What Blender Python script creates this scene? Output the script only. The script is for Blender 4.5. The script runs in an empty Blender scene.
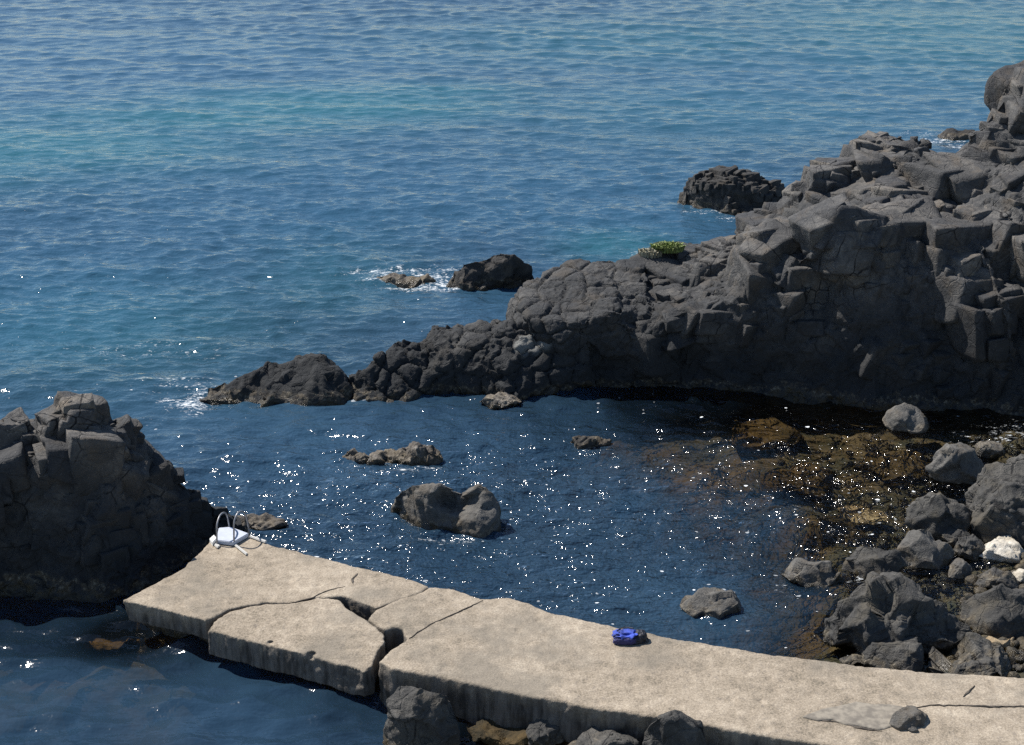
import bpy, math, random
import numpy as np
from mathutils import Vector, Matrix, geometry
R = math.radians
rng = np.random.default_rng(7)

# ------------------------------------------------------------------ camera
F, PITCH, HC = 1576.0, R(20.9), 14.5
CX, CY = 512.0, 372.5
scene = bpy.context.scene
col = scene.collection
cam_d = bpy.data.cameras.new('camera'); cam = bpy.data.objects.new('camera', cam_d); col.objects.link(cam)
cam_d.sensor_fit = 'HORIZONTAL'; cam_d.sensor_width = 36.0; cam_d.lens = 36.0 * F / 1024
cam_d.clip_start = 0.5; cam_d.clip_end = 20000
cam.location = (0, 0, HC); cam.rotation_euler = (R(90) - PITCH, 0, 0)
scene.camera = cam
cP, sP = math.cos(PITCH), math.sin(PITCH)

def at(px, py, z=0.0):
    """world point at height z seen at a measured position of the photograph"""
    u, v = (px - CX) / F, (py - CY) / F
    dy, dz = cP - v * sP, -sP - v * cP
    t = (z - HC) / dz
    return Vector((u * t, dy * t, z))

def pix(p):
    x, y, z = p[0], p[1], p[2] - HC
    d = y * cP - z * sP
    return (CX + F * x / d, CY + F * (-y * sP - z * cP) / d, d)

# ------------------------------------------------------------------ numpy noise
def _h(ix, iy, iz, s):
    n = (ix.astype(np.int64) * 73856093) ^ (iy.astype(np.int64) * 19349663) ^ (iz.astype(np.int64) * 83492791) ^ (s * 2654435761)
    n &= 0xffffffff
    n ^= n >> 15; n = (n * 2246822519) & 0xffffffff
    n ^= n >> 13; n = (n * 3266489917) & 0xffffffff
    n ^= n >> 16
    return (n & 0xffffff).astype(np.float32) / np.float32(0xffffff)

def vnoise(P, s=0):
    I = np.floor(P); f = (P - I).astype(np.float32); f = f * f * f * (f * (f * 6 - 15) + 10)
    I = I.astype(np.int64); r = 0
    for dx in (0, 1):
        wx = f[:, 0] if dx else 1 - f[:, 0]
        for dy in (0, 1):
            wy = f[:, 1] if dy else 1 - f[:, 1]
            for dz in (0, 1):
                wz = f[:, 2] if dz else 1 - f[:, 2]
                r = r + wx * wy * wz * _h(I[:, 0] + dx, I[:, 1] + dy, I[:, 2] + dz, s)
    return r * 2 - 1

def fbm(P, o=4, s=0, g=0.5):
    a, r, t = 1.0, 0, 0
    for k in range(o):
        r = r + a * vnoise(P * (2.03 ** k) + 17.3 * k, s + k); t += a; a *= g
    return r / t

def voro(P, s=0, jit=0.9):
    """F1, F2, cell random, vector to nearest cell point, cell tilt vector"""
    n = len(P); I = np.floor(P).astype(np.int64)
    f1 = np.full(n, 9.0, np.float32); f2 = f1.copy()
    cell = np.zeros((n, 3), np.int64); vec = np.zeros((n, 3), np.float32)
    for dx in (-1, 0, 1):
        for dy in (-1, 0, 1):
            for dz in (-1, 0, 1):
                c = I + np.array((dx, dy, dz))
                q = np.stack([c[:, k] + 0.5 + jit * (_h(c[:, 0], c[:, 1], c[:, 2], s + 11 * k + 1) - 0.5) for k in range(3)], 1)
                v = (P - q).astype(np.float32); d = np.sqrt((v * v).sum(1))
                m = d < f1
                f2 = np.where(m, f1, np.minimum(f2, d)); f1 = np.where(m, d, f1)
                cell[m] = c[m]; vec[m] = v[m]
    r = _h(cell[:, 0], cell[:, 1], cell[:, 2], s + 77)
    t = np.stack([_h(cell[:, 0], cell[:, 1], cell[:, 2], s + 101 + k) * 2 - 1 for k in range(3)], 1)
    return f1, f2, r, vec, t

def sstep(a, b, x):
    t = np.clip((x - a) / (b - a), 0, 1); return t * t * (3 - 2 * t)

# ------------------------------------------------------------------ mesh helpers
def mk(name, V, Fc, mat=None, parent=None, smooth=True, attrs=None):
    me = bpy.data.meshes.new(name)
    me.from_pydata([tuple(map(float, v)) for v in V] if not isinstance(V, np.ndarray) else V.tolist(), [], Fc if isinstance(Fc, list) else Fc.tolist())
    me.update()
    if smooth: me.polygons.foreach_set('use_smooth', [True] * len(me.polygons))
    o = bpy.data.objects.new(name, me); col.objects.link(o)
    if mat: me.materials.append(mat)
    if parent: o.parent = parent
    for k, a in (attrs or {}).items():
        at_ = me.attributes.new(k, 'FLOAT', 'POINT'); at_.data.foreach_set('value', np.asarray(a, np.float32))
    return o

def tag(o, label=None, cat=None, group=None, kind=None):
    if label: o['label'] = label
    if cat: o['category'] = cat
    if group: o['group'] = group
    if kind: o['kind'] = kind
    return o

def voxel(V, Fc, size):
    me = bpy.data.meshes.new('tmp'); me.from_pydata([tuple(v) for v in V], [], Fc); me.update()
    o = bpy.data.objects.new('tmp', me); col.objects.link(o)
    m = o.modifiers.new('r', 'REMESH'); m.mode = 'VOXEL'; m.voxel_size = size
    dg = bpy.context.evaluated_depsgraph_get(); ev = o.evaluated_get(dg); m2 = ev.to_mesh()
    n = len(m2.vertices); a = np.empty(n * 3, np.float32); m2.vertices.foreach_get('co', a); A = a.reshape(-1, 3).copy()
    nn = np.empty(n * 3, np.float32); m2.vertices.foreach_get('normal', nn); N = nn.reshape(-1, 3).copy()
    L = np.empty(len(m2.loops), np.int32); m2.loops.foreach_get('vertex_index', L)
    tot = np.empty(len(m2.polygons), np.int32); m2.polygons.foreach_get('loop_total', tot)
    assert (tot == 4).all()
    Q = L.reshape(-1, 4).copy()
    ev.to_mesh_clear(); bpy.data.objects.remove(o); bpy.data.meshes.remove(me)
    return A, N, Q

def smooth_vec(N, Q, it=4):
    n = len(N); N = N.astype(np.float64)
    e0 = np.concatenate([Q[:, 0], Q[:, 1], Q[:, 2], Q[:, 3]]); e1 = np.concatenate([Q[:, 1], Q[:, 2], Q[:, 3], Q[:, 0]])
    deg = np.bincount(e0, minlength=n) + np.bincount(e1, minlength=n) + 1.0
    for _ in range(it):
        M = N.copy()
        for k in range(3):
            M[:, k] += np.bincount(e0, N[e1, k], n) + np.bincount(e1, N[e0, k], n)
        N = M / deg[:, None]
    return N

def unit(N):
    return N / np.maximum(np.linalg.norm(N, axis=1, keepdims=True), 1e-6)

def facet(A, N, P, seed, w, off, tilt, edge):
    """flatten every joint block of the surface onto its own plane; edge = rounding at the joints"""
    f1, f2, r, v, t = voro(P, seed)
    I = np.round((P - v - 0.5) * 64).astype(np.int64)
    key = I[:, 0] * 73856093 ^ I[:, 1] * 19349663 ^ I[:, 2] * 83492791
    _, inv = np.unique(key, return_inverse=True); n = inv.max() + 1
    cnt = np.bincount(inv, minlength=n).astype(float)
    mean = np.stack([np.bincount(inv, A[:, k], n) / cnt for k in range(3)], 1)
    mn = unit(np.stack([np.bincount(inv, N[:, k], n) / cnt for k in range(3)], 1)[inv] + t * tilt)
    h = ((A - mean[inv]) * mn).sum(1)
    lim = (2.2 + 3 * 0) * off; h = lim * np.tanh(h / lim)
    g = np.clip((f2 - f1) / max(edge, 1e-3), 0, 1)
    k = (off * (r - 0.5) * 2 - h * w) * (1 if np.isscalar(w) else 1)
    return A + mn * k[:, None], g, r

def fracture(A, N, s, amp=1.0, big=1.4, sq=(1, 1, 1), crack=1.0, seed=0, pillow=0.0, fine=1.0, Q=None):
    """jointed-rock relief: flat tilted blocks at three scales, joints, pits"""
    sq = np.array(sq)
    wob = np.stack([fbm(A * 0.9 + 9, 2, seed + 3), fbm(A * 0.9 + 31, 2, seed + 5), fbm(A * 0.9 + 57, 2, seed + 8)], 1)
    for size, a, w, cw in ((big, 0.15 * big, 1., .07), (big * 0.5, 0.075 * big, .95, .09), (big * 0.24, 0.034 * big, .8, .14)):
        P = (A * sq + 0.16 * wob * big) / size
        if size < big: msk = sstep(-0.3, 0.15, fbm(A * 0.55 / big + 3, 2, seed + 40 + int(size * 10)))
        else: msk = 1.0
        B, g, r = facet(A, N, P, seed + int(size * 100), w, a * amp, 0.75, cw)
        if pillow and size == big:
            A = A + N * (pillow * .22 * big * (np.sqrt(np.clip(g, 0, 1)) - 1) + (r - .5) * .2 * amp * big)[:, None]
            f1, f2, r2, v, t = voro(P, seed + int(size * 100))
            A = A + N * (pillow * .38 * big * np.clip(f2 - f1, 0, .8) ** .6 - crack * .045 * big * (1 - np.clip((f2 - f1) / .13, 0, 1)) ** 1.3)[:, None]
        else:
            A = A + (B - A) * (msk[:, None] if not np.isscalar(msk) else msk)
            A = A - N * (crack * .05 * big * (size / big) * (1 - g) ** 1.5 * (.3 + .7 * msk))[:, None]
        if Q is not None: N = unit(smooth_vec(vnormals(A, Q), Q, 2))
    rg = 1 - np.abs(fbm(A * 2.3, 3, seed + 60))
    d = fine * (0.035 * fbm(A * 1.9, 4, seed + 61) + 0.025 * (rg - 0.8) + 0.020 * fbm(A * 8, 3, seed + 62))
    f1, f2, r, v, t = voro(A * 5.0, seed + 70)
    d -= fine * 0.02 * sstep(0.45, 0.1, f1) * sstep(0.0, 0.4, fbm(A * 0.8, 2, seed + 71))
    return A + N * d[:, None]

def vnormals(A, Q):
    fn = np.cross(A[Q[:, 2]] - A[Q[:, 0]], A[Q[:, 3]] - A[Q[:, 1]]); out = np.zeros_like(A)
    for c in range(4):
        for k in range(3): out[:, k] += np.bincount(Q[:, c], fn[:, k], len(A))
    return unit(out)

# ------------------------------------------------------------------ materials
def newmat(name):
    m = bpy.data.materials.new(name); m.use_nodes = True; nt = m.node_tree
    b = nt.nodes['Principled BSDF']
    return m, nt, b

def nd(nt, t, **k):
    n = nt.nodes.new(t)
    for a, v in k.items():
        if a.startswith('i_'): n.inputs[a[2:].replace('_', ' ')].default_value = v
        else: setattr(n, a, v)
    return n

def ramp(nt, fac, stops):
    n = nt.nodes.new('ShaderNodeValToRGB'); e = n.color_ramp.elements
    while len(e) < len(stops): e.new(0.5)
    for el, (p, c) in zip(e, stops):
        el.position = p; el.color = (c, c, c, 1) if isinstance(c, (int, float)) else (*c, 1)
    nt.links.new(fac, n.inputs[0]); return n.outputs[0]

def math_(nt, op, a, b=None, c=None):
    n = nt.nodes.new('ShaderNodeMath'); n.operation = op
    for i, x in enumerate((a, b, c)):
        if x is None: continue
        if isinstance(x, (int, float)): n.inputs[i].default_value = x
        else: nt.links.new(x, n.inputs[i])
    return n.outputs[0]

def mixc(nt, fac, a, b, mode='MIX'):
    n = nt.nodes.new('ShaderNodeMix'); n.data_type = 'RGBA'; n.blend_type = mode
    for s, x in ((n.inputs[0], fac), (n.inputs[6], a), (n.inputs[7], b)):
        if isinstance(x, (int, float)): s.default_value = x
        elif isinstance(x, tuple): s.default_value = (*x, 1)
        else: nt.links.new(x, s)
    return n.outputs[2]

def noise(nt, vec, scale, detail=4, rough=0.55, out='Fac'):
    n = nd(nt, 'ShaderNodeTexNoise'); n.inputs['Scale'].default_value = scale
    n.inputs['Detail'].default_value = detail; n.inputs['Roughness'].default_value = rough
    nt.links.new(vec, n.inputs['Vector']); return n.outputs[out]

def rock_mat(name, dark, mid, light, wet=0.25, band=True, stain=False, rough=0.85, joint=0.5, warm=None, splash_shade=False):
    m, nt, b = newmat(name)
    g = nd(nt, 'ShaderNodeNewGeometry'); pos = g.outputs['Position']
    n1 = noise(nt, pos, 0.9, 5, 0.6); n2 = noise(nt, pos, 6.0, 5, 0.65); n3 = noise(nt, pos, 38, 3, 0.7)
    f = math_(nt, 'ADD', math_(nt, 'MULTIPLY', n1, 0.5), math_(nt, 'ADD', math_(nt, 'MULTIPLY', n2, 0.3), math_(nt, 'MULTIPLY', n3, 0.2)))
    c = ramp(nt, f, [(0.36, dark), (0.5, mid), (0.64, light)])
    if warm:
        w = ramp(nt, noise(nt, pos, 1.7, 4, 0.6), [(0.52, 0.0), (0.68, 0.8)])
        c = mixc(nt, w, c, warm)
    # salt and lichen specks
    sp = ramp(nt, noise(nt, pos, 24, 2, 0.6), [(0.66, 0.0), (0.72, 1.0)])
    c = mixc(nt, math_(nt, 'MULTIPLY', sp, 0.35), c, tuple(min(1, x * 1.9) for x in light))
    if stain:
        a = nd(nt, 'ShaderNodeAttribute', attribute_name='stain')
        sf = ramp(nt, math_(nt, 'MULTIPLY', a.outputs['Fac'], math_(nt, 'ADD', n2, 0.45)), [(0.38, 0.0), (0.6, 0.9)])
        c = mixc(nt, sf, c, (0.5, 0.5, 0.47))
    if joint > .3:
        vj = nd(nt, 'ShaderNodeTexVoronoi', feature='DISTANCE_TO_EDGE'); vj.inputs['Scale'].default_value = 1.35
        nt.links.new(mixc(nt, 0.16, pos, noise(nt, pos, 1.5, 3, 0.55, 'Color')), vj.inputs['Vector'])
        ck = ramp(nt, vj.outputs['Distance'], [(0.006, 1.0), (0.022, 0.0)])
        ckd = math_(nt, 'MULTIPLY', ck, ramp(nt, n1, [(.46, .0), (.60, 1.)]))
        c = mixc(nt, ckd, c, (0.006, 0.006, 0.007))
    rr = rough
    if splash_shade:
        ta = nd(nt, 'ShaderNodeAttribute', attribute_name='tone')
        c = mixc(nt, 1.0, c, ramp(nt, ta.outputs['Fac'], [(0., (.72, .73, .76)), (.5, (1.08, 1.07, 1.05)), (1., (1.75, 1.64, 1.48))]), 'MULTIPLY')
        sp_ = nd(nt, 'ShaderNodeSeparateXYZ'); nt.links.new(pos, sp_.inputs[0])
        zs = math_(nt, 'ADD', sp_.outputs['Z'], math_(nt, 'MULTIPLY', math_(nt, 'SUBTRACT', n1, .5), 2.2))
        c = mixc(nt, ramp(nt, math_(nt, 'MULTIPLY', zs, .3), [(.22, .85), (1., 0.)]), c, (.012, .014, .016))  # splash-zone black, carried higher up the faces to paint in their shade
    if band:
        sep = nd(nt, 'ShaderNodeSeparateXYZ'); nt.links.new(pos, sep.inputs[0])
        zz = math_(nt, 'ADD', sep.outputs['Z'], math_(nt, 'MULTIPLY', math_(nt, 'SUBTRACT', n1, 0.5), -0.9))
        zz = math_(nt, 'ADD', zz, math_(nt, 'MULTIPLY', math_(nt, 'SUBTRACT', n2, 0.5), -0.35))
        crust = ramp(nt, zz, [(0.02, 0.0), (0.06, 1.0), (0.18, 1.0), (0.26, 0.0)])
        cn = ramp(nt, n2, [(0.42, 0.0), (0.56, 1.0)])
        crc = ramp(nt, noise(nt, pos, 13, 3), [(0.4, (0.05, 0.035, 0.018)), (0.52, (0.11, 0.085, 0.05)), (0.66, (0.28, 0.24, 0.17))])
        c = mixc(nt, math_(nt, 'MULTIPLY', math_(nt, 'MULTIPLY', crust, cn), wet * 2.0), c, crc)
        alg = ramp(nt, zz, [(0.0, 1.0), (0.09, 0.0)])
        c = mixc(nt, math_(nt, 'MULTIPLY', alg, 0.85), c, ramp(nt, n2, [(0.4, (0.014, 0.012, 0.008)), (0.6, (0.045, 0.032, 0.012))]))
        rr = ramp(nt, zz, [(0.0, 0.25), (0.15, rough)])
        nt.links.new(rr, b.inputs['Roughness'])
    else:
        b.inputs['Roughness'].default_value = rough
    nt.links.new(c, b.inputs['Base Color'])
    b.inputs['Specular IOR Level'].default_value = 0.35
    # relief: grain, pits, hairline joints
    vo = nd(nt, 'ShaderNodeTexVoronoi', feature='DISTANCE_TO_EDGE'); vo.inputs['Scale'].default_value = 2.6
    wv = mixc(nt, 0.22, pos, noise(nt, pos, 2.4, 3, 0.6, 'Color'))
    nt.links.new(wv, vo.inputs['Vector'])
    jt = ramp(nt, vo.outputs['Distance'], [(0.0, 0.0), (0.035, 1.0)])
    h = math_(nt, 'ADD', math_(nt, 'MULTIPLY', jt, 0.5 * joint), math_(nt, 'ADD', math_(nt, 'MULTIPLY', n2, 0.9), math_(nt, 'MULTIPLY', n3, 0.35)))
    bp = nd(nt, 'ShaderNodeBump'); bp.inputs['Strength'].default_value = 0.9; bp.inputs['Distance'].default_value = 0.07
    nt.links.new(h, bp.inputs['Height']); nt.links.new(bp.outputs[0], b.inputs['Normal'])
    return m

BAS = rock_mat('basalt', (0.027, 0.029, 0.032), (0.058, 0.058, 0.059), (0.135, 0.129, 0.120), stain=True, splash_shade=True, warm=(0.080, 0.068, 0.055))
BAS_D = rock_mat('dark_basalt', (0.018, 0.018, 0.018), (0.04, 0.038, 0.036), (0.075, 0.07, 0.064), warm=(0.06, 0.048, 0.034), joint=0.2)
BAS2 = rock_mat('shore_basalt', (0.026, 0.026, 0.026), (0.056, 0.054, 0.050), (0.115, 0.108, 0.096), warm=(0.085, 0.074, 0.055))
GREY = rock_mat('grey_stone', (0.055, 0.053, 0.049), (0.10, 0.096, 0.088), (0.155, 0.147, 0.135), joint=0.0, warm=(0.10, 0.082, 0.06))
TAN = rock_mat('tan_stone', (0.10, 0.075, 0.045), (0.24, 0.18, 0.11), (0.42, 0.34, 0.22), joint=0.0, band=False)
WHITE = rock_mat('white_stone', (0.20, 0.17, 0.12), (0.42, 0.38, 0.31), (0.62, 0.58, 0.50), joint=0.0, band=False)
CRUST = rock_mat('barnacle_rock', (0.05, 0.045, 0.04), (0.12, 0.105, 0.088), (0.27, 0.25, 0.22), joint=0.0, warm=(0.11, 0.085, 0.05))
ALGAE = rock_mat('algae_rock', (0.020, 0.016, 0.007), (0.065, 0.042, 0.014), (0.12, 0.075, 0.025), joint=0.0, band=False)

# ------------------------------------------------------------------ rock masses traced on measured points, each with real height and depth
def mass(name, mat, outline, inner, label, size=0.06, back=0.55, cat='rock', stain=None, extra=None, smoothk=2, group=None, blocks=None, tiltx=.0, **fr):
    pts = [(p[0], p[1]) for p in outline + inner]; zs = [p[2] for p in outline + inner]
    n = len(outline)
    vv, ee, ff, ov, oe, of = geometry.delaunay_2d_cdt([Vector(p) for p in pts], [(i, (i + 1) % n) for i in range(n)], [], 1, 1e-4)
    V = []
    for i, v in enumerate(vv):
        z = zs[ov[i][0]] if ov[i] else 0.5
        V.append(at(v.x, v.y, z))
    Fc = [tuple(f) for f in ff]
    # boundary loop of output
    idx = []
    for i in range(n):
        j = next(k for k in range(len(vv)) if i in ov[k]); idx.append(j)
    # area sign of outline in the picture
    prev = idx; base = len(V)
    lv = (0.6, 0.15, -1.0)
    c = sum((V[i] for i in idx), Vector()) / n
    for li, l in enumerate(lv):
        ring = []
        for i in idx:
            p = V[i]; z = p.z
            out = Vector((p.x - c.x, p.y - c.y)); 
            if out.length > 0: out.normalize()
            if z > 0.12:
                k = (0.25, 0.6, 1.0)[li]
                q = Vector((p.x + out.x * 0.2 * k, p.y + (back * z + 0.25) * k, z * (0.75, 0.35, 0)[li] + (0, 0, -1.6)[li]))
            else:
                q = Vector((p.x + out.x * 0.12 * (li + 1), p.y - 0.06 * (li + 1), (-0.3, -0.7, -1.6)[li]))
            ring.append(len(V)); V.append(q)
        for a in range(n):
            b2 = (a + 1) % n
            Fc.append((prev[a], prev[b2], ring[b2])); Fc.append((prev[a], ring[b2], ring[a]))
        prev = ring
    ce = len(V); V.append(Vector((c.x, c.y, -1.6)))
    for a in range(n): Fc.append((prev[a], prev[(a + 1) % n], ce))
    # consistent orientation
    import bmesh
    bm = bmesh.new(); bv = [bm.verts.new(v) for v in V]
    for f in Fc:
        try: bm.faces.new([bv[i] for i in f])
        except ValueError: pass
    bmesh.ops.recalc_face_normals(bm, faces=bm.faces)
    bm.verts.index_update()
    V = [tuple(v.co) for v in bm.verts]; Fc = [tuple(v.index for v in f.verts) for f in bm.faces]; bm.free()
    for ex in (extra or []):
        EV, EF = ex; o = len(V); V += [tuple(v) for v in EV]; Fc += [tuple(i + o for i in f) for f in EF]
    A, N, Q = voxel(V, Fc, size)
    A = smooth_vec(A, Q, smoothk); N = unit(smooth_vec(N, Q, 6))
    if blocks: A = A - N * (.13 * sstep(-.2, .4, A[:, 2]))[:, None]
    A = fracture(A, N, size, Q=Q, **fr)
    tone = 0.5 + 0 * A[:, 0]
    if blocks:
        lo_, hi_, space, ang, keep = blocks
        rb = np.random.default_rng(fr.get('seed', 0) + 5)
        A0, N0, Q0 = voxel(V, Fc, .14); N0 = unit(smooth_vec(N0, Q0, 3)); chosen = np.zeros((0, 3))
        BV, BF, BT = [A], [Q], [tone]; off = len(A)
        for i in rb.permutation(len(A0)):
            p = A0[i]; nn = N0[i]; steep = nn[2] < .35
            if p[2] < (.55 if steep else -.3) or (len(chosen) and np.abs(chosen - p).sum(1).min() < space * (1.7 if steep else 1)): continue
            chosen = np.vstack([chosen, p])
            sz = lo_ + (hi_ - lo_) * rb.random() ** 1.7
            hh = sz * np.array([rb.uniform(.7, 1.3), rb.uniform(.6, 1.1), rb.uniform(.5, 1.0)]) * .5
            if steep: hh = np.minimum(hh * np.array([1.0, 1.0, 1.45]), .24 * hi_ + .18)
            if p[2] < 1.1: hh = hh * .7
            M = (Matrix.Rotation(R(ang) + rb.normal() * .17, 3, 'Z') @ Matrix.Rotation(rb.normal() * (.10 if steep else .17) + tiltx, 3, 'X') @ Matrix.Rotation(rb.normal() * (.10 if steep else .17), 3, 'Y'))
            Mx = np.array(M); sup = (np.abs(Mx.T @ nn) * hh).sum()
            pro = rb.uniform(keep - .12, keep + .22) if not steep else rb.uniform(keep + .07, keep + .22)
            cc = p - nn * sup * pro
            cor = np.array([(a, b_, c_) for a in (-1, 1) for b_ in (-1, 1) for c_ in (-1, 1)], float) * (1 + rb.uniform(-.50, .10, (8, 3)))
            C, F4 = cubegrid(12)
            u = (C + 1) / 2; W = 0
            for q in range(8):
                wx = u[:, 0] if q & 4 else 1 - u[:, 0]; wy = u[:, 1] if q & 2 else 1 - u[:, 1]; wz = u[:, 2] if q & 1 else 1 - u[:, 2]
                W = W + (wx * wy * wz)[:, None] * cor[q]
            rn = np.linalg.norm(C, axis=1); W = W * (1 - .06 * sstep(1.3, 1.74, rn))[:, None]
            W = (Mx @ (W * hh).T).T
            dn = unit(W)
            Ww = W + cc
            Ww = Ww + dn * (.07 * sz ** .5 * fbm(Ww * 1.6, 3, 88) + .032 * fbm(Ww * 6, 3, 89))[:, None]
            BV.append(Ww); BF.append(F4 + off); off += len(Ww); BT.append(np.full(len(Ww), rb.random()))
        A = np.concatenate(BV); Q = np.concatenate(BF); tone = np.concatenate(BT)
    at_ = {'tone': tone}
    if stain:
        s = np.zeros(len(A))
        for (px, py, z, r) in stain:
            w = at(px, py, z); s = np.maximum(s, np.exp(-(((A[:, 0] - w.x) / r) ** 2 + ((A[:, 1] - w.y) / (r * 0.9)) ** 2 + ((A[:, 2] - w.z) / 0.5) ** 2)))
        at_['stain'] = s
    o = mk(name, A, Q, mat, attrs=at_)
    return tag(o, label, cat, group)

_cg = {}
def cubegrid(n):
    if n not in _cg:
        pts, faces, ix = [], [], {}
        def vid(t):
            if t not in ix: ix[t] = len(pts); pts.append(tuple(2 * c / (n - 1) - 1 for c in t))
            return ix[t]
        for ax in range(3):
            b_, c_ = (ax + 1) % 3, (ax + 2) % 3
            for side in (0, n - 1):
                for i in range(n - 1):
                    for j in range(n - 1):
                        q = []
                        for di, dj in ((0, 0), (1, 0), (1, 1), (0, 1)):
                            t = [0, 0, 0]; t[ax] = side; t[b_] = i + di; t[c_] = j + dj; q.append(vid(tuple(t)))
                        faces.append(q if side else q[::-1])
        _cg[n] = (np.array(pts), np.array(faces))
    return _cg[n]

# unit boulder: a sphere cut by random planes
_ico = {}
def ico(k):
    if k not in _ico:
        import bmesh
        bm = bmesh.new(); bmesh.ops.create_icosphere(bm, subdivisions=k, radius=1); bm.verts.index_update()
        _ico[k] = (np.array([v.co[:] for v in bm.verts]), [tuple(v.index for v in f.verts) for f in bm.faces]); bm.free()
    return _ico[k]

def cut_sphere(D, seed, planes=12, dmin=0.62, dmax=0.92, k=13):
    r_ = np.random.default_rng(seed)
    n = r_.normal(size=(planes, 3)); n /= np.linalg.norm(n, axis=1)[:, None]
    d = r_.uniform(dmin, dmax, planes)
    dots = D @ n.T
    rr = np.where(dots > 0.05, d / np.maximum(dots, 0.05), 9.0)
    rr = np.minimum(rr, 9); rr = np.concatenate([rr, np.ones((len(D), 1))], 1)
    return (np.mean(rr ** -k, axis=1) * rr.shape[1]) ** (-1.0 / k)

def boulder(name, mat, box, label, seed, z0=0.0, kap=0.8, planes=12, sub=5, rot=0.0, cat='rock', group=None, rough=1.0, lean=0.0, lift=0.2, flat=None, big=None, dmin=0.5, only_mesh=False, amp=0.5):
    x0, y0, x1, y1 = box
    front = at((x0 + x1) / 2, y1, z0)
    s = F / pix(front)[2]
    a = (x1 - x0) / 2 / s * 1.04
    b = kap * a
    yc = front.y + b * 0.9
    dl = math.atan2(HC - z0, yc)
    lo, hi = 0.02, 6.0
    for _ in range(40):
        c = (lo + hi) / 2
        cen = Vector((front.x * yc / front.y, yc, z0 + lift * c))
        top = pix(cen)[1] - F / pix(cen)[2] * math.sqrt((b * math.sin(dl)) ** 2 + (c * math.cos(dl)) ** 2)
        if top > y0: lo = c
        else: hi = c
    if z0 < -.05: c = min(c, (-z0 - .06) / (1 + lift)); cen.z = z0 + lift * c
    D, Fc = ico(sub)
    rad = cut_sphere(D, seed, planes, dmin)
    P = D * rad[:, None]
    # normalise extents so the traced size is kept
    P = P / np.array([(P[:, 0].max() - P[:, 0].min()) / 2, (P[:, 1].max() - P[:, 1].min()) / 2, P[:, 2].max()])
    P[:, 0] += lean * P[:, 2]
    cr, sr = math.cos(rot), math.sin(rot)
    A = P * np.array([a, b, c])
    A = np.stack([A[:, 0] * cr - A[:, 1] * sr, A[:, 0] * sr + A[:, 1] * cr, A[:, 2]], 1)
    N = unit(P / np.array([a, b, c]))
    sc = max(a, 0.12)
    off = np.array([seed * 3.7, seed * 1.3, seed * 7.1])
    bg = big or max(0.25, sc * 0.9)
    if only_mesh:
        return A + np.array(cen[:]), Fc
    d = np.zeros(len(A)); Pw = A + off
    f1, f2, r, v, t = voro(Pw / bg + 0.15 * fbm(Pw / bg, 2, seed)[:, None], seed)
    A2, g_, r_ = facet(A, N, (Pw + 0.12 * bg * np.stack([fbm(Pw / bg, 2, seed + k) for k in range(3)], 1)) / bg * 1.15, seed + 4, 1., .10 * bg * amp * 1.7, .45, .1)
    A = A2; d -= amp * 0.05 * bg * (1 - g_)
    d += rough * sc * (0.085 * fbm(Pw / sc * 1.5, 4, seed + 2) + 0.045 * fbm(Pw / sc * 6, 3, seed + 5))
    if rough > 1.5:
        f1, f2, r, v, t = voro(Pw * 6, seed + 9); d -= 0.03 * sstep(0.5, 0.1, f1)
    A = A + N * d[:, None]
    o = mk(name, A, Fc, mat); o.location = cen
    return tag(o, label, cat, group)

# offshore and shore masses -----------------------------------------------------
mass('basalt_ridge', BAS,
     [(350,385,.3),(351,374,.55),(368,367,.75),(375,356,.95),(403,340,1.15),(421,339,1.15),(435,325,1.45),(463,325,1.45),(494,321,1.55),(512,318,1.65),(545,320,1.6),(583,333,1.5),(592,365,.7),(598,388,0),(548,396,0),(510,405,0),(477,396,0),(438,393,0),(407,402,0),(354,402,0)],
     [(518,348,1.15),(574,331,1.48),(400,362,.8),(450,352,1.05),(482,345,1.2),(430,375,.5),(500,372,.7),(545,375,.55),(470,372,.6),(385,375,.55),(545,345,1.2)],
     'low basalt ridge of rounded pillow lumps bearing a white bleached patch', size=0.042, fine=.6, seed=3, big=0.55, amp=0.7, pillow=0.55, crack=1.7,
     stain=[(537,337,1.4,0.5),(522,344,1.25,0.25)])
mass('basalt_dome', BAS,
     [(508,330,1.3),(509,300,1.8),(518,286,2.15),(539,274,2.25),(569,260,2.5),(598,259,2.5),(628,259,2.45),(645,265,2.4),(650,300,2.1),(668,320,1.85),(676,345,1.2),(680,388,0),(640,387,0),(600,386,0),(570,386,.02),(560,345,1.3),(530,328,1.6)],
     [(530,319,1.85),(580,321,1.85),(614,312,2.05),(614,278,2.3),(640,310,1.85),(583,334,1.5),(610,335,1.45),(639,337,1.4),(560,290,2.15),(590,295,2.15),(612,352,1.0),(640,358,.9)],
     'dome of cracked basalt between the low pillow ridge and the tall bluff', size=0.042, fine=.6, seed=14, big=0.7, amp=0.4, pillow=0.22, crack=2.6)
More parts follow.
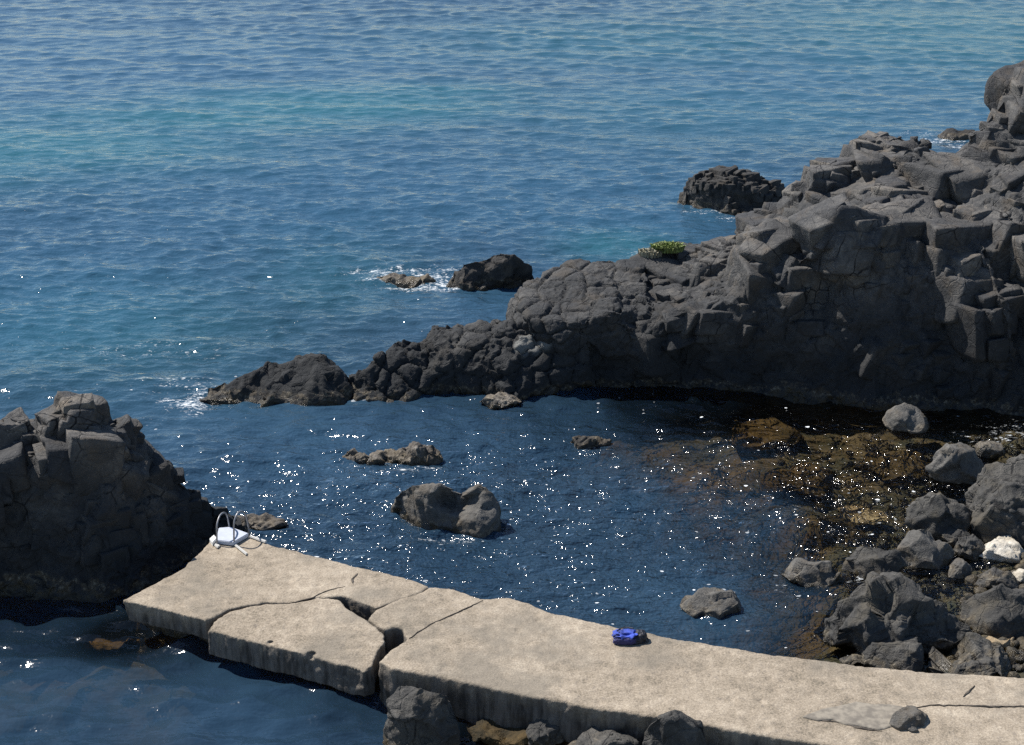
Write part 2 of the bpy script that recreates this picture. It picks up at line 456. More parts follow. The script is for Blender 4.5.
blk = [boulder('x', None, (880,143,944,196), '', 5, z0=4.35, kap=0.8, planes=9, sub=4, only_mesh=True, dmin=0.55),
       boulder('x', None, (852,131,905,160), '', 8, z0=4.9, kap=0.9, planes=9, sub=4, only_mesh=True, dmin=0.6),
       boulder('x', None, (808,158,868,200), '', 11, z0=4.1, kap=1.0, planes=9, sub=4, only_mesh=True, dmin=0.55),
       boulder('x', None, (735,218,800,262), '', 15, z0=3.05, kap=0.8, planes=9, sub=4, only_mesh=True, dmin=0.55),
       boulder('x', None, (735,254,775,300), '', 19, z0=2.3, kap=0.7, planes=9, sub=4, only_mesh=True, dmin=0.6),
       boulder('x', None, (665,256,725,288), '', 22, z0=2.1, kap=0.9, planes=9, sub=4, only_mesh=True, dmin=0.6),
       boulder('x', None, (692,236,760,268), '', 24, z0=2.5, kap=0.9, planes=9, sub=4, only_mesh=True, dmin=0.6),
       boulder('x', None, (797,205,860,262), '', 27, z0=3.4, kap=0.6, planes=9, sub=4, only_mesh=True, dmin=0.55)]
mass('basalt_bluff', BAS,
     [(636,268,2.2),(645,253,2.5),(669,244,2.6),(687,238,2.65),(710,237,2.7),(734,235,2.8),(737,219,3.35),(765,206,3.7),(784,186,4.2),(800,174,4.5),(817,162,4.75),(849,154,5.0),(860,144,5.25),(881,138,5.4),(902,131,5.5),(926,142,5.25),(942,149,5.1),(956,173,4.6),(964,205,4.2),(985,240,3.9),(1012,300,2.8),(1018,350,1.6),(1020,410,0),(950,410,0),(900,408,0),(850,403,0),(800,398,0),(750,392,0),(700,388,0),(650,386,0),(620,384,0),(622,345,1.2),(628,300,1.95)],
     [(916,150,5.0),(900,190,4.65),(867,175,4.8),(823,188,4.4),(852,190,4.4),(800,200,4.0),(797,222,3.65),(826,212,4.1),(855,208,4.3),(894,214,4.42),(926,208,4.5),(955,222,4.25),(846,240,3.95),(875,222,4.35),
      (958,266,3.35),(849,280,3.0),(905,280,3.0),(850,340,1.55),(950,335,1.7),(905,340,1.6),(802,226,3.8),(807,253,3.4),(812,298,2.35),(752,270,2.95),(771,252,3.25),(723,285,2.5),(739,294,2.45),(762,284,2.75),(794,268,3.2),
      (760,318,1.95),(800,325,1.85),(720,335,1.5),(680,340,1.3),(700,308,2.15),(669,318,1.95),(731,303,2.25),(690,270,2.3),(660,285,2.15),(640,320,1.7),(985,300,2.7),(820,370,.75),(900,378,.75),(700,365,.65),(760,360,.85)],
     'tall jointed basalt bluff with sunlit blocky top and black shaded face above the pool', size=0.045, seed=21, big=.7, amp=0.35, crack=1.0, blocks=(.5, 2.1, .56, 28, .76),  back=0.5, extra=blk)
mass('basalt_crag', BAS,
     [(950,170,4.8),(953,157,5.2),(968,127,6.0),(981,121,6.2),(1000,92,6.8),(1003,80,7.1),(1024,68,7.4),(1060,52,7.8),(1110,60,7.6),(1150,150,6),(1180,300,3),(1180,430,0),(1100,425,0),(1030,420,0),(990,412,0),(980,330,1.75),(970,260,3.4),(960,215,4.3)],
     [(1024,120,6.2),(990,160,5.35),(1010,150,5.6),(990,205,4.55),(1012,190,4.9),(1010,270,3.2),(1004,335,1.75),(1030,240,4.0),(1040,180,5.2),(1060,300,2.8),(1080,200,5),(1070,360,1.4)],
     'highest basalt crag with steep split columns at the right edge of the shore', size=0.05, seed=33, big=.7, amp=0.35, sq=(1, 1, 0.62), crack=1., blocks=(.55, 2.2, .6, 20, .76),  back=0.5)
mass('wedge_rock', BAS,
     [(189,394,.12),(232,380,.38),(264,363,.75),(295,351,1.0),(311,346,1.15),(327,355,.95),(344,367,.65),(352,379,.4),(358,401,0),(330,405,0),(285,406,0),(243,404,0),(201,402,0)],
     [(205,397,.14),(313,362,.85),(280,380,.5),(330,382,.5),(240,392,.2),(300,390,.35)],
     'long wedge shaped rock tapering left into the surf, detached from the ridge', size=0.05, seed=41, big=0.9, amp=0.35, crack=.8, fine=1.5)
mass('surf_rock', BAS_D,
     [(444,282,.05),(448,276,.25),(463,264,.7),(481,259,.85),(497,252,1.1),(516,253,1.1),(530,261,.85),(535,273,.4),(528,283,0),(497,288,0),(460,289,0)],
     [(500,268,.65),(480,272,.5),(515,270,.6)],
     'dark hump of rock washed by white surf off the ridge', size=0.05, seed=47, big=0.6, amp=0.6, fine=1.4)
mass('low_reef', CRUST,
     [(374,277,.03),(388,273,.18),(399,274,.2),(414,276,.14),(428,274,.2),(436,279,.05),(425,284,0),(409,287,0),(385,282,0)],
     [(395,278,.15),(420,279,.13)],
     'low yellowish reef awash in white foam left of the dark hump', size=0.04, seed=49, big=0.4, amp=0.5)
mass('offshore_rock', BAS_D,
     [(676,200,.02),(682,187,.6),(691,173,1.15),(710,166,1.4),(728,163,1.55),(751,168,1.45),(770,176,1.15),(786,185,.85),(790,205,.2),(780,214,0),(745,219,0),(719,214,0),(693,207,0)],
     [(730,182,1.15),(703,186,.95),(755,190,.9),(720,200,.5),(750,205,.35)],
     'rugged offshore rock standing in open water behind the bluff, seaweed round its foot', size=0.05, seed=53, big=0.6, amp=0.4, fine=1.5, blocks=(.3, .9, .32, 35, .74))
mass('far_skerry', BAS_D,
     [(936,136,.02),(944,130,.3),(955,127,.45),(975,128,.4),(975,140,0),(950,140,0)], [(957,133,.25)],
     'tiny low skerry far out between the bluff and the crag', size=0.06, seed=57, big=0.6, amp=0.5)
blk2 = [boulder('x', None, (50,388,104,440), '', 31, z0=2.75, kap=0.8, planes=9, sub=4, only_mesh=True, dmin=0.55),
        boulder('x', None, (98,412,146,446), '', 35, z0=2.35, kap=0.8, planes=9, sub=4, only_mesh=True, dmin=0.55),
        boulder('x', None, (0,408,44,450), '', 38, z0=2.55, kap=0.8, planes=9, sub=4, only_mesh=True, dmin=0.55)]
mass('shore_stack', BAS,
     [(-110,600,0),(-100,500,1.9),(-60,440,2.9),(-20,425,2.95),(2,416,3.0),(17,411,3.0),(38,414,2.95),(52,399,3.15),(66,392,3.3),(87,394,3.25),(98,406,3.0),(106,419,2.7),(133,420,2.65),(144,437,2.3),(171,451,2.0),(185,475,1.55),(208,493,1.1),(223,503,.85),(232,510,.65),(242,522,.35),(240,532,.05),(222,545,0),(184,567,0),(140,594,0),(95,601,0),(50,596,0),(0,594,0)],
     [(59,452,2.8),(87,442,2.85),(120,443,2.7),(140,440,2.4),(100,520,1.45),(60,520,1.4),(150,520,1.15),(20,520,1.4),(180,530,.75),(20,452,2.65),(0,482,2.2),(35,482,2.2),(70,415,3.05),(108,425,2.75),(160,470,1.8),(110,480,2.1),(195,510,.95),(60,565,.6),(120,570,.55)],
     'big craggy basalt stack with black shaded face behind the left end of the pier', size=0.036, seed=63, big=0.6, amp=0.35, crack=1., blocks=(.4, 1.6, .44, 30, .8),  extra=blk2, back=0.45)
mass('saddle_boulder', GREY,
     [(393,502,.3),(396,492,.55),(404,487,.75),(419,482,.9),(441,481,.95),(454,488,.8),(460,491,.68),(471,485,.85),(486,484,.9),(494,492,.75),(496,513,.4),(498,528,.05),(488,537,0),(475,537,0),(450,532,0),(423,527,0),(404,519,0),(396,511,0)],
     [(441,487,.9),(424,494,.75),(438,499,.45),(452,504,.3),(462,508,.35),(425,507,.5),(455,516,.3),(478,500,.65),(480,515,.45),(486,527,.2)],
     'brown grey boulder with a scooped hollow between two humps amid the pool', size=0.03, seed=71, big=0.8, amp=0.22, crack=0.8, smoothk=4, fine=0.7)

mass('barnacle_reef', CRUST,
     [(340,460,.02),(348,451,.16),(356,448,.22),(368,454,.10),(380,452,.15),(392,450,.2),(402,445,.35),(415,442,.45),(428,445,.4),(438,453,.25),(443,461,.02),(425,467,0),(400,464,0),(370,463,0)],
     [(356,455,.14),(385,457,.1),(415,453,.3),(430,457,.15)],
     'low jagged barnacle covered reef strip barely above the pool, behind the saddle shaped boulder', size=0.026, seed=83, big=0.3, amp=0.9, crack=1.5, fine=2.2)
# ------------------------------------------------------------------ boulders
BL = [
 # name, mat, box, label, seed, opts
 ('awash_rock', BAS_D, (565,433,607,449), 'small dark rock awash alone between the ridge and the open pool', 83, dict(rough=2.2, kap=.6, lift=0.)),
 ('pool_boulder', GREY, (683,587,742,621), 'squat grey boulder in the water just beyond the pier, right of the blue cloth', 84, dict(planes=10, lift=.15)),
 ('pool_boulder', GREY, (781,561,843,588), 'elongated smooth grey boulder lying in the shallows left of the boulder shore', 86, dict(planes=9, kap=.6, lift=.05)),
 ('pointed_boulder', GREY, (881,404,927,434), 'pointed pale grey boulder emerging alone at the foot of the black cliff', 87, dict(planes=8)),
 ('round_boulder', GREY, (922,439,982,488), 'rounded light grey boulder with a dark hollow under it, in the shallows', 88, dict(planes=8)),
 ('flat_stone', GREY, (972,440,1002,458), 'flat grey stone touching the back of the rounded light boulder', 89, dict(kap=.7)),
 ('shore_boulder', GREY, (1008,455,1040,476), 'grey boulder cut by the right frame edge behind the rough pitted one', 90, {}),
 ('pitted_boulder', BAS2, (903,488,968,538), 'lumpy dark pitted boulder left of the broad rough boulder', 91, dict(rough=1.8)),
 ('pitted_boulder', BAS2, (962,468,1060,546), 'broad rough pitted boulder at the right edge above the white stone', 92, dict(rough=1.8, sub=6, planes=7)),
 ('shore_boulder', GREY, (893,527,948,567), 'smooth light topped boulder with a shaded front below the lumpy pitted boulder', 93, dict(planes=8)),
 ('shore_stone', BAS2, (940,526,968,546), 'small dark stone wedged between the smooth boulder and the white stone', 94, {}),
 ('shore_stone', BAS2, (950,536,982,560), 'small angular dark stone touching the left end of the white stone', 95, {}),
 ('white_stone', WHITE, (975,536,1023,561), 'mottled creamy white stone among the dark boulders', 96, dict(planes=9, rough=1.3)),
 ('white_stone', WHITE, (1012,569,1036,585), 'small bright white stone cut by the right frame edge', 97, {}),
 ('low_boulder', BAS2, (845,548,912,580), 'low dark boulder half under water above the largest shore boulder', 98, dict(kap=.6, lift=.0)),
 ('large_boulder', BAS2, (833,576,982,662), 'largest shore boulder, long and dark with folded ridges, beside the pier', 99, dict(rough=1.5, sub=6, planes=10, kap=.62, amp=1.0, big=.55)),
 ('shore_stone', GREY, (945,558,970,578), 'light rounded stone perched behind the right end of the largest boulder', 100, {}),
 ('shore_stone', BAS2, (974,567,1014,592), 'flat dark stone between the white stone and the slate coloured boulder', 101, dict(kap=.7)),
 ('slate_boulder', BAS2, (968,583,1040,640), 'dark slate boulder right of the largest boulder, in its shade', 102, dict(planes=9, sub=5)),
 ('oval_stone', GREY, (1000,603,1040,636), 'smooth light oval stone at the right edge in front of the slate boulder', 103, dict(planes=4, rough=.5)),
 ('wedge_boulder', BAS2, (868,638,928,676), 'dark wedge boulder leaning on the pier edge below the largest boulder', 104, dict(planes=8)),
 ('small_boulder', BAS2, (838,650,884,668), 'small low dark boulder against the pier edge at the left foot of the largest boulder', 105, dict(kap=.7)),
 ('broad_boulder', BAS2, (926,646,1024,686), 'broad dark ridged boulder against the far pier edge near the right frame edge', 106, dict(sub=6, rough=1.5, kap=.6, amp=1.)),
 ('brown_slab_stone', TAN, (978,636,1018,649), 'flat brown stone lying between the broad boulder and the oval stone', 107, dict(kap=.5)),
 ('pier_foot_boulder', BAS2, (377,685,452,760), 'angular boulder with sunlit left face against the near side of the pier', 110, dict(planes=9, sub=6, kap=.75, dmin=.5)),
 ('weedy_boulder', ALGAE, (462,714,532,748), 'reddish brown weedy boulder under the near pier edge', 111, dict(rough=1.6)),
 ('pier_foot_stone', BAS2, (525,720,562,748), 'small dark knobbly stone right of the weedy boulder', 112, dict(rough=1.6)),
 ('pier_foot_boulder', BAS2, (572,720,645,772), 'rounded dark boulder half cut by the bottom frame edge below the pier', 113, {}),
 ('pier_foot_boulder', BAS2, (634,714,705,790), 'tall dark boulder rising to the pier edge, right of the rounded one', 114, dict(kap=.5)),
 ('reef_stone', CRUST, (222,513,262,531), 'small crusted rock in the water behind the ladder', 115, dict(rough=2., lift=0.)),
 ('reef_stone', CRUST, (244,517,292,530), 'low crusted reef lapped by ripples right of the ladder', 116, dict(rough=2.4, lift=-.2, kap=.5)),
 ('foot_rock', CRUST, (480,393,522,409), 'pale crusted rock lump at the waterline of the pillow ridge', 117, dict(rough=2., kap=.6)),
 ('submerged_rock', ALGAE, (722,418,803,447), 'golden brown weed covered rock lying under the clear shaded water', 120, dict(z0=-.42, kap=.8, lift=-.1)),
 ('submerged_rock', ALGAE, (756,466,836,494), 'olive brown submerged rock below the golden one', 121, dict(z0=-.42, lift=-.1)),
 ('submerged_rock', ALGAE, (862,428,940,480), 'brown weed covered rock under water in front of the pointed boulder', 122, dict(z0=-.3, lift=-.1)),
 ('submerged_rock', TAN, (838,498,884,522), 'tan bare rock just under the surface left of the lumpy pitted boulder', 123, dict(z0=-.12, lift=-.1)),
 ('submerged_rock', ALGAE, (796,512,862,548), 'olive submerged rock left of and below the tan one', 124, dict(z0=-.4, lift=-.1)),
 ('submerged_rock', ALGAE, (68,622,150,650), 'brown weedy rock under water at the left corner of the pier', 125, dict(z0=-.5, lift=-.1)),
 ('submerged_rock', ALGAE, (640,398,716,420), 'dark olive submerged rock under the cliff reflection', 126, dict(z0=-.5, lift=-.1)),
]
for nm, mt, box, lb, sd, op in BL:
    boulder(nm, mt, box, lb, sd, **op)

# ------------------------------------------------------------------ seabed
CP = [(1000,470,-.25),(1010,600,-.12),(1024,660,-.08),(1100,600,.3),(1200,500,.5),(900,450,-.55),(850,530,-.4),(930,560,-.25),(880,620,-.3),(780,430,-.7),(700,420,-.8),(640,402,-.9),(720,465,-1.0),(760,520,-1.5),(800,600,-1.2),(700,600,-2.3),
      (600,500,-2.3),(450,450,-2.6),(400,560,-2.3),(300,450,-4),(480,620,-2.1),(600,590,-2.2),(60,620,-1.15),(50,700,-2.1),(250,720,-2.2),(110,635,-.8),(500,745,-.8),(700,780,-.3),(350,700,-1.4),(900,800,.2),
      (300,200,-7),(600,200,-7),(850,100,-7),(0,300,-7),(100,100,-8),(550,300,-5),(150,430,-4),(900,640,-.05),(820,480,-.7),(560,408,-1.6),(1200,200,-1),(1300,100,-3)]
cpw = np.array([tuple(at(a, b, 0))[:2] + (c,) for a, b, c in CP])
def bed(x, y):
    d2 = (x[:, None] - cpw[None, :, 0]) ** 2 + (y[:, None] - cpw[None, :, 1]) ** 2 + 0.3
    w = d2 ** -1.8
    z = (w * cpw[None, :, 2]).sum(1) / w.sum(1)
    far = sstep(60, 140, np.hypot(x, y - 30))
    return z * (1 - far) - 9 * far
def grid(xs, ys):
    X, Y = np.meshgrid(xs, ys); nx, ny = len(xs), len(ys)
    i = np.arange(nx * ny).reshape(ny, nx)
    Q = np.stack([i[:-1, :-1], i[:-1, 1:], i[1:, 1:], i[1:, :-1]], -1).reshape(-1, 4)
    return X.ravel(), Y.ravel(), Q
xs = np.concatenate([[-4000, -1000, -300, -100, -50, -30], np.arange(-18, 24, 0.13), [30, 50, 100, 300, 1000, 4000]])
ys = np.concatenate([[-50, 0, 10], np.arange(15, 44, 0.13), np.arange(44, 70, 1.5), [80, 120, 200, 500, 1500, 5000]])
X, Y, Q = grid(xs, ys)
Z = np.concatenate([bed(X[i:i + 20000], Y[i:i + 20000]) for i in range(0, len(X), 20000)])
P3 = np.stack([X, Y, Z * 0], 1)
near = ((np.abs(X) < 24) & (Y > 14) & (Y < 46)).astype(float)
f1, f2, r, v, t = voro(P3 * 1.9 + fbm(P3, 2, 4)[:, None] * .3, 5)
f1b, f2b, rb, vb, tb = voro(P3 * 5.2, 9)
Z = Z + near * (0.22 * fbm(P3 * .9, 3, 2) + 0.20 * (0.55 - f1) * (r > .35) + 0.07 * (0.5 - f1b))
m, nt, b = newmat('seabed')
g = nd(nt, 'ShaderNodeNewGeometry'); pos = g.outputs['Position']
c = ramp(nt, noise(nt, pos, 0.8, 5, .62), [(0.40, (0.010, 0.016, 0.010)), (0.48, (0.028, 0.030, 0.013)), (0.56, (0.075, 0.050, 0.018)), (0.68, (0.12, 0.09, 0.05))])
c = mixc(nt, 0.5, c, ramp(nt, noise(nt, pos, 7, 4, .6), [(0.38, (0.008, 0.009, 0.007)), (0.65, (0.08, 0.06, 0.03))]))
nt.links.new(c, b.inputs['Base Color']); b.inputs['Roughness'].default_value = .9
tag(mk('seabed', np.stack([X, Y, Z], 1), Q, m), kind='structure')

# cobbles lying on the shallow bed and the shore
V, Fc = [], []
D, If = ico(2); r2 = np.random.default_rng(5)
for k in range(1100):
    px, py = r2.uniform(770, 1040), r2.uniform(425, 690)
    if px < 850 and r2.random() < .6: continue
    w = at(px, py, 0); z = float(bed(np.array([w.x]), np.array([w.y]))[0])
    if z < -.75: continue
    rr = r2.uniform(.05, .19) * (1.3 if r2.random() < .12 else 1)
    rad = cut_sphere(D, 500 + k, 7, .6)
    Pk = D * rad[:, None] * np.array([rr, rr * r2.uniform(.6, 1), rr * r2.uniform(.45, .8)])
    a = r2.uniform(0, 6.3); ca, sa = math.cos(a), math.sin(a)
    Pk = np.stack([Pk[:, 0] * ca - Pk[:, 1] * sa + w.x, Pk[:, 0] * sa + Pk[:, 1] * ca + w.y, Pk[:, 2] + z + .06 + (0.05 if px > 930 else 0)], 1)
    o = sum(len(q) for q in V); V.append(Pk); Fc += [tuple(i + o for i in f) for f in If]
tag(mk('cobbles', np.concatenate(V), Fc, rock_mat('cobble', (0.018, 0.017, 0.014), (0.045, 0.040, 0.032), (0.11, 0.10, 0.08), joint=0, warm=(0.10, 0.075, 0.035))), 'small wet cobbles lying in the shallows between the shore boulders', 'cobbles', kind='stuff')

# ------------------------------------------------------------------ water
def lines(segs):
    out = []
    for a, b_, s0, s1 in segs:
        x = a
        while x < b_:
            out.append(x); x += s0 + (s1 - s0) * (x - a) / (b_ - a)
    return out
xr = lines([(0, 22, .075, .085), (22, 60, .09, .5), (60, 6000, .6, 900)]) + [6000]
xl = lines([(0.07, 16, .075, .085), (16, 60, .09, .5), (60, 6000, .6, 900)]) + [6000]
xs = np.array(sorted([-a for a in xl] + xr))
ys = np.array([-60, -10, 5, 12] + lines([(15, 46, .07, .085), (46, 125, .085, .32), (125, 8000, .4, 1500)]) + [8000])
X, Y, Q = grid(xs, ys)
wr = np.random.default_rng(12)
Z = np.zeros(len(X)); DX = np.zeros(len(X)); DY = np.zeros(len(X))
dist = np.hypot(X, Y)
# sheltered pool between the ridge and the pier
poolc = at(560, 520, 0)
shel = 1 - 0.45 * np.exp(-(((X - poolc.x - 1.0) / 7.5) ** 2 + ((Y - 29) / 5.5) ** 2) ** 2)
shel = np.minimum(shel, 1 - .45 * (sstep(26, 24, Y)))
poolm = np.exp(-(((X - poolc.x) / 11) ** 2 + ((Y - 28.5) / 7.5) ** 2) ** 2)
lowm = sstep(27, 25, Y) * sstep(1, -3, X)
cell = np.where(Y < 46, .085, .085 + (Y - 46) * .003)
for k in range(110):
    lam = 0.34 * (9.0 / 0.34) ** (wr.random() ** 1.35)
    ang = R(-97) + wr.normal() * (0.34 if lam > 2 else 0.6)
    slope = 0.030 * (0.45 if lam > 3 else 0.7 if lam > 1.5 else 1.2) * (1.0 if lam < 4 else .6)
    amp = slope * lam / (2 * math.pi); kx, ky = 2 * math.pi / lam * math.cos(ang), 2 * math.pi / lam * math.sin(ang)
    ph = kx * X + ky * Y + wr.uniform(0, 6.28)
    fade = (1 + .9 * poolm * (lam < 1.3)) * sstep(2.2, 4.0, lam / cell) * (1 if lam > 1.5 else 1) * sstep(900, 150, dist)
    sh = (shel if lam > .9 else 0.5 + 0.5 * shel) + lowm * (1.1 if .5 < lam < 2.4 else 0)
    Z += amp * fade * sh * np.sin(ph)
    DX += 0.6 * amp * fade * sh * math.cos(ang) * np.cos(ph); DY += 0.6 * amp * fade * sh * math.sin(ang) * np.cos(ph)
P3 = np.stack([X, Y, np.zeros_like(X)], 1)
gust = 0.75 + 0.5 * fbm(P3 * np.array([.035, .09, 1]), 3, 15)
Z *= gust; X2 = X + DX * gust; Y2 = Y + DY * gust
dep = np.concatenate([bed(X[i:i + 20000], Y[i:i + 20000]) for i in range(0, len(X), 20000)])
foam = np.zeros(len(X))
for (px, py, rx, ry, a) in [(452,284,1.3,.5,.95),(415,278,1.8,.6,1.),(430,287,1.6,.35,1.),(395,272,2.0,.5,.75),(470,288,1.5,.3,.5),(440,270,2.,.7,.55),(200,398,.6,.8,.85),(188,404,.8,.6,.9),(180,385,1.2,.8,.5),(355,400,.35,.35,.8),(708,214,1.,.4,.7),(735,220,1.3,.35,.6),(940,140,1.4,.8,.8),(958,146,1,.8,.7),(930,134,2,1.,.5),(262,523,.5,.25,.7),(285,527,.5,.3,.5),(350,464,.5,.15,.6),(400,470,.7,.15,.7),(435,468,.4,.12,.6),(590,450,.5,.15,.4),
                            (640,252,.5,.5,.6),(510,404,.5,.2,.6),(990,440,1.0,.5,.55),(1010,430,.8,.5,.6),(445,538,.8,.2,.5),(780,588,.3,.2,.5),(870,580,.6,.2,.6),(700,622,.3,.15,.3),(150,350,3,1,.35),(105,425,1.5,.8,.4)]:
    w = at(px, py, 0); foam = np.maximum(foam, a * np.exp(-((X - w.x) / rx) ** 2 - ((Y - w.y) / ry) ** 2))
rip = 0.42 + 0.0 * X
w_ = at(620, 520, 0); rip += .85 * np.exp(-(((X - w_.x) / 9) ** 2 + ((Y - 29.5) / 5.5) ** 2) ** 2)
w_ = at(930, 480, 0); rip += .9 * np.exp(-(((X - w_.x) / 4) ** 2 + ((Y - w_.y) / 5) ** 2) ** 2)
rip = rip * (1 - .5 * sstep(48, 85, Y)) * (1 - .4 * sstep(27, 25, Y) * sstep(0, -4, X))
glint_fleck = np.zeros(len(X))
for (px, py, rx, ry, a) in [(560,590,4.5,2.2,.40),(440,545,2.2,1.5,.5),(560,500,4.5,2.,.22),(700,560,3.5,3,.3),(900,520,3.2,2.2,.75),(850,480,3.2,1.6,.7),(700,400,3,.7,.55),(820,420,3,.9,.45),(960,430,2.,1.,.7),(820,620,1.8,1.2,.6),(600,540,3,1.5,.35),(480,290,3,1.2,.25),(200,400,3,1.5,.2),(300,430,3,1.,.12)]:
    w = at(px, py, 0); glint_fleck = np.maximum(glint_fleck, min(1, .8 * a) * np.exp(-((X - w.x) / rx) ** 2 - ((Y - w.y) / ry) ** 2))
sand = np.zeros(len(X))
for (px, py, rx, ry, a) in [(330,105,9,4.5,1.),(420,92,6,3,.7),(210,118,9,4,.9),(60,145,8,5,.9),(700,110,12,8,.35),(950,30,14,20,.7),(650,40,14,10,.5),(-60,150,8,6,1),(330,280,3,5,.3),(620,245,2,2,.6),(120,330,6,5,.35)]:
    w = at(px, py, 0); sand = np.maximum(sand, a * np.exp(-((X - w.x) / rx) ** 2 - ((Y - w.y) / ry) ** 2))
m, nt, b = newmat('sea_water'); nt.nodes.remove(b); L = nt.links
out = nt.nodes['Material Output']
g = nd(nt, 'ShaderNodeNewGeometry'); pos = g.outputs['Position']
mp = nd(nt, 'ShaderNodeMapping'); mp.inputs['Scale'].default_value = (0.5, 1.0, 1.0); mp.inputs['Rotation'].default_value = (0, 0, R(7)); L.new(pos, mp.inputs[0])
w1 = noise(nt, mp.outputs[0], 1.7, 3, .55); w2 = noise(nt, mp.outputs[0], 5.0, 2, .5); w3 = noise(nt, pos, 13.0, 1, .5)
ra = nd(nt, 'ShaderNodeAttribute', attribute_name='ripple')
h = math_(nt, 'ADD', math_(nt, 'MULTIPLY', w1, math_(nt, 'ADD', math_(nt, 'MULTIPLY', ra.outputs['Fac'], .15), .05)), math_(nt, 'MULTIPLY', ra.outputs['Fac'], math_(nt, 'ADD', math_(nt, 'MULTIPLY', w2, 0.115), math_(nt, 'MULTIPLY', w3, 0.040))))
bp = nd(nt, 'ShaderNodeBump'); bp.inputs['Strength'].default_value = 1.0; bp.inputs['Distance'].default_value = 0.8
L.new(h, bp.inputs['Height'])
da = nd(nt, 'ShaderNodeAttribute', attribute_name='depth'); fa = nd(nt, 'ShaderNodeAttribute', attribute_name='foam'); sa_ = nd(nt, 'ShaderNodeAttribute', attribute_name='sand')
gl = nd(nt, 'ShaderNodeBsdfGlossy'); gl.inputs['Roughness'].default_value = 0.10; L.new(bp.outputs[0], gl.inputs['Normal'])
fr = nd(nt, 'ShaderNodeFresnel'); fr.inputs['IOR'].default_value = 1.40; L.new(bp.outputs[0], fr.inputs['Normal'])
patch = noise(nt, pos, 0.11, 4, .6)
body = mixc(nt, ramp(nt, patch, [(.42, 0.), (.62, 1.)]), (0.021, 0.049, 0.086), (0.026, 0.060, 0.102))
body = mixc(nt, math_(nt, 'MULTIPLY', sa_.outputs['Fac'], .9), body, (0.018, 0.085, 0.115))
body = mixc(nt, ramp(nt, math_(nt, 'DIVIDE', da.outputs['Fac'], 8.), [(.45, 0.), (.85, .7)]), body, (0.026, 0.082, 0.140))
body = mixc(nt, math_(nt, 'MULTIPLY', sa_.outputs['Fac'], .65), body, (0.022, 0.115, 0.135))
df = nd(nt, 'ShaderNodeBsdfDiffuse'); L.new(body, df.inputs[0]); L.new(bp.outputs[0], df.inputs['Normal'])
tr = nd(nt, 'ShaderNodeBsdfTransparent')
tint = ramp(nt, math_(nt, 'DIVIDE', da.outputs['Fac'], 4.0), [(0.0, (0.85, .9, .88)), (0.3, (0.78, .68, .48)), (1.0, (0.22, .36, .33))])
L.new(tint, tr.inputs[0])
mb = nd(nt, 'ShaderNodeMixShader')
dm = math_(nt, 'SUBTRACT', 1.0, math_(nt, 'EXPONENT', math_(nt, 'MULTIPLY', math_(nt, 'MAXIMUM', math_(nt, 'SUBTRACT', da.outputs['Fac'], .78), 0.0), -0.8)))
L.new(dm, mb.inputs[0]); L.new(tr.outputs[0], mb.inputs[1]); L.new(df.outputs[0], mb.inputs[2])
ms = nd(nt, 'ShaderNodeMixShader'); L.new(fr.outputs[0], ms.inputs[0]); L.new(mb.outputs[0], ms.inputs[1]); L.new(gl.outputs[0], ms.inputs[2])
fd = nd(nt, 'ShaderNodeBsdfDiffuse'); fd.inputs[0].default_value = (.72, .75, .76, 1)
mf = nd(nt, 'ShaderNodeMixShader')
fn = math_(nt, 'ADD', math_(nt, 'MULTIPLY', noise(nt, mp.outputs[0], 3.5, 6, .75), 0.45), math_(nt, 'MULTIPLY', noise(nt, mp.outputs[0], 16, 4, .75), 0.55))
ff = ramp(nt, math_(nt, 'ADD', fn, math_(nt, 'MULTIPLY', fa.outputs['Fac'], .15)), [(.615, 0.), (.69, .85)])
ff = math_(nt, 'MULTIPLY', ff, ramp(nt, fa.outputs['Fac'], [(.08, 0.), (.3, 1.)]))
# white flecks painted on the water in place of sun glints
ka = nd(nt, 'ShaderNodeAttribute', attribute_name='glint_fleck')
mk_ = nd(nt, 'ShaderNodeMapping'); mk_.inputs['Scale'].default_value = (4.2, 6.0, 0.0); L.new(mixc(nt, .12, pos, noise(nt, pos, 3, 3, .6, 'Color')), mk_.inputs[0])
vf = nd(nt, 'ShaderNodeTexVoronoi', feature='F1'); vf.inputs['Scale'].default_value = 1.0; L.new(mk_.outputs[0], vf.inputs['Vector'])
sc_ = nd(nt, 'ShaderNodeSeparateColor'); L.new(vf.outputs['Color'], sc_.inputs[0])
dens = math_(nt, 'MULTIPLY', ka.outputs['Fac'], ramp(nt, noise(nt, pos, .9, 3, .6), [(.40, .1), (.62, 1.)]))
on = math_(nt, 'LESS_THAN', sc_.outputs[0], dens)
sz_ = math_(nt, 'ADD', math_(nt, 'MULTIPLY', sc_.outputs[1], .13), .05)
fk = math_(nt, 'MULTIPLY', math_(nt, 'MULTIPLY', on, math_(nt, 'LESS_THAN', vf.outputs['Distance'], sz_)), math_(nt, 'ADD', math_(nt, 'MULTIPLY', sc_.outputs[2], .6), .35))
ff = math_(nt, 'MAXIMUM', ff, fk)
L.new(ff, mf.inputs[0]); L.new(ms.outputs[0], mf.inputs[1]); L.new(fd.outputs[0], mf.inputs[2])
L.new(mf.outputs[0], out.inputs['Surface'])
tag(mk('sea', np.stack([X2, Y2, Z], 1), Q, m, attrs={'depth': np.clip(-dep, 0, 9), 'ripple': rip, 'glint_fleck': glint_fleck, 'foam': foam, 'sand': sand}), kind='structure')

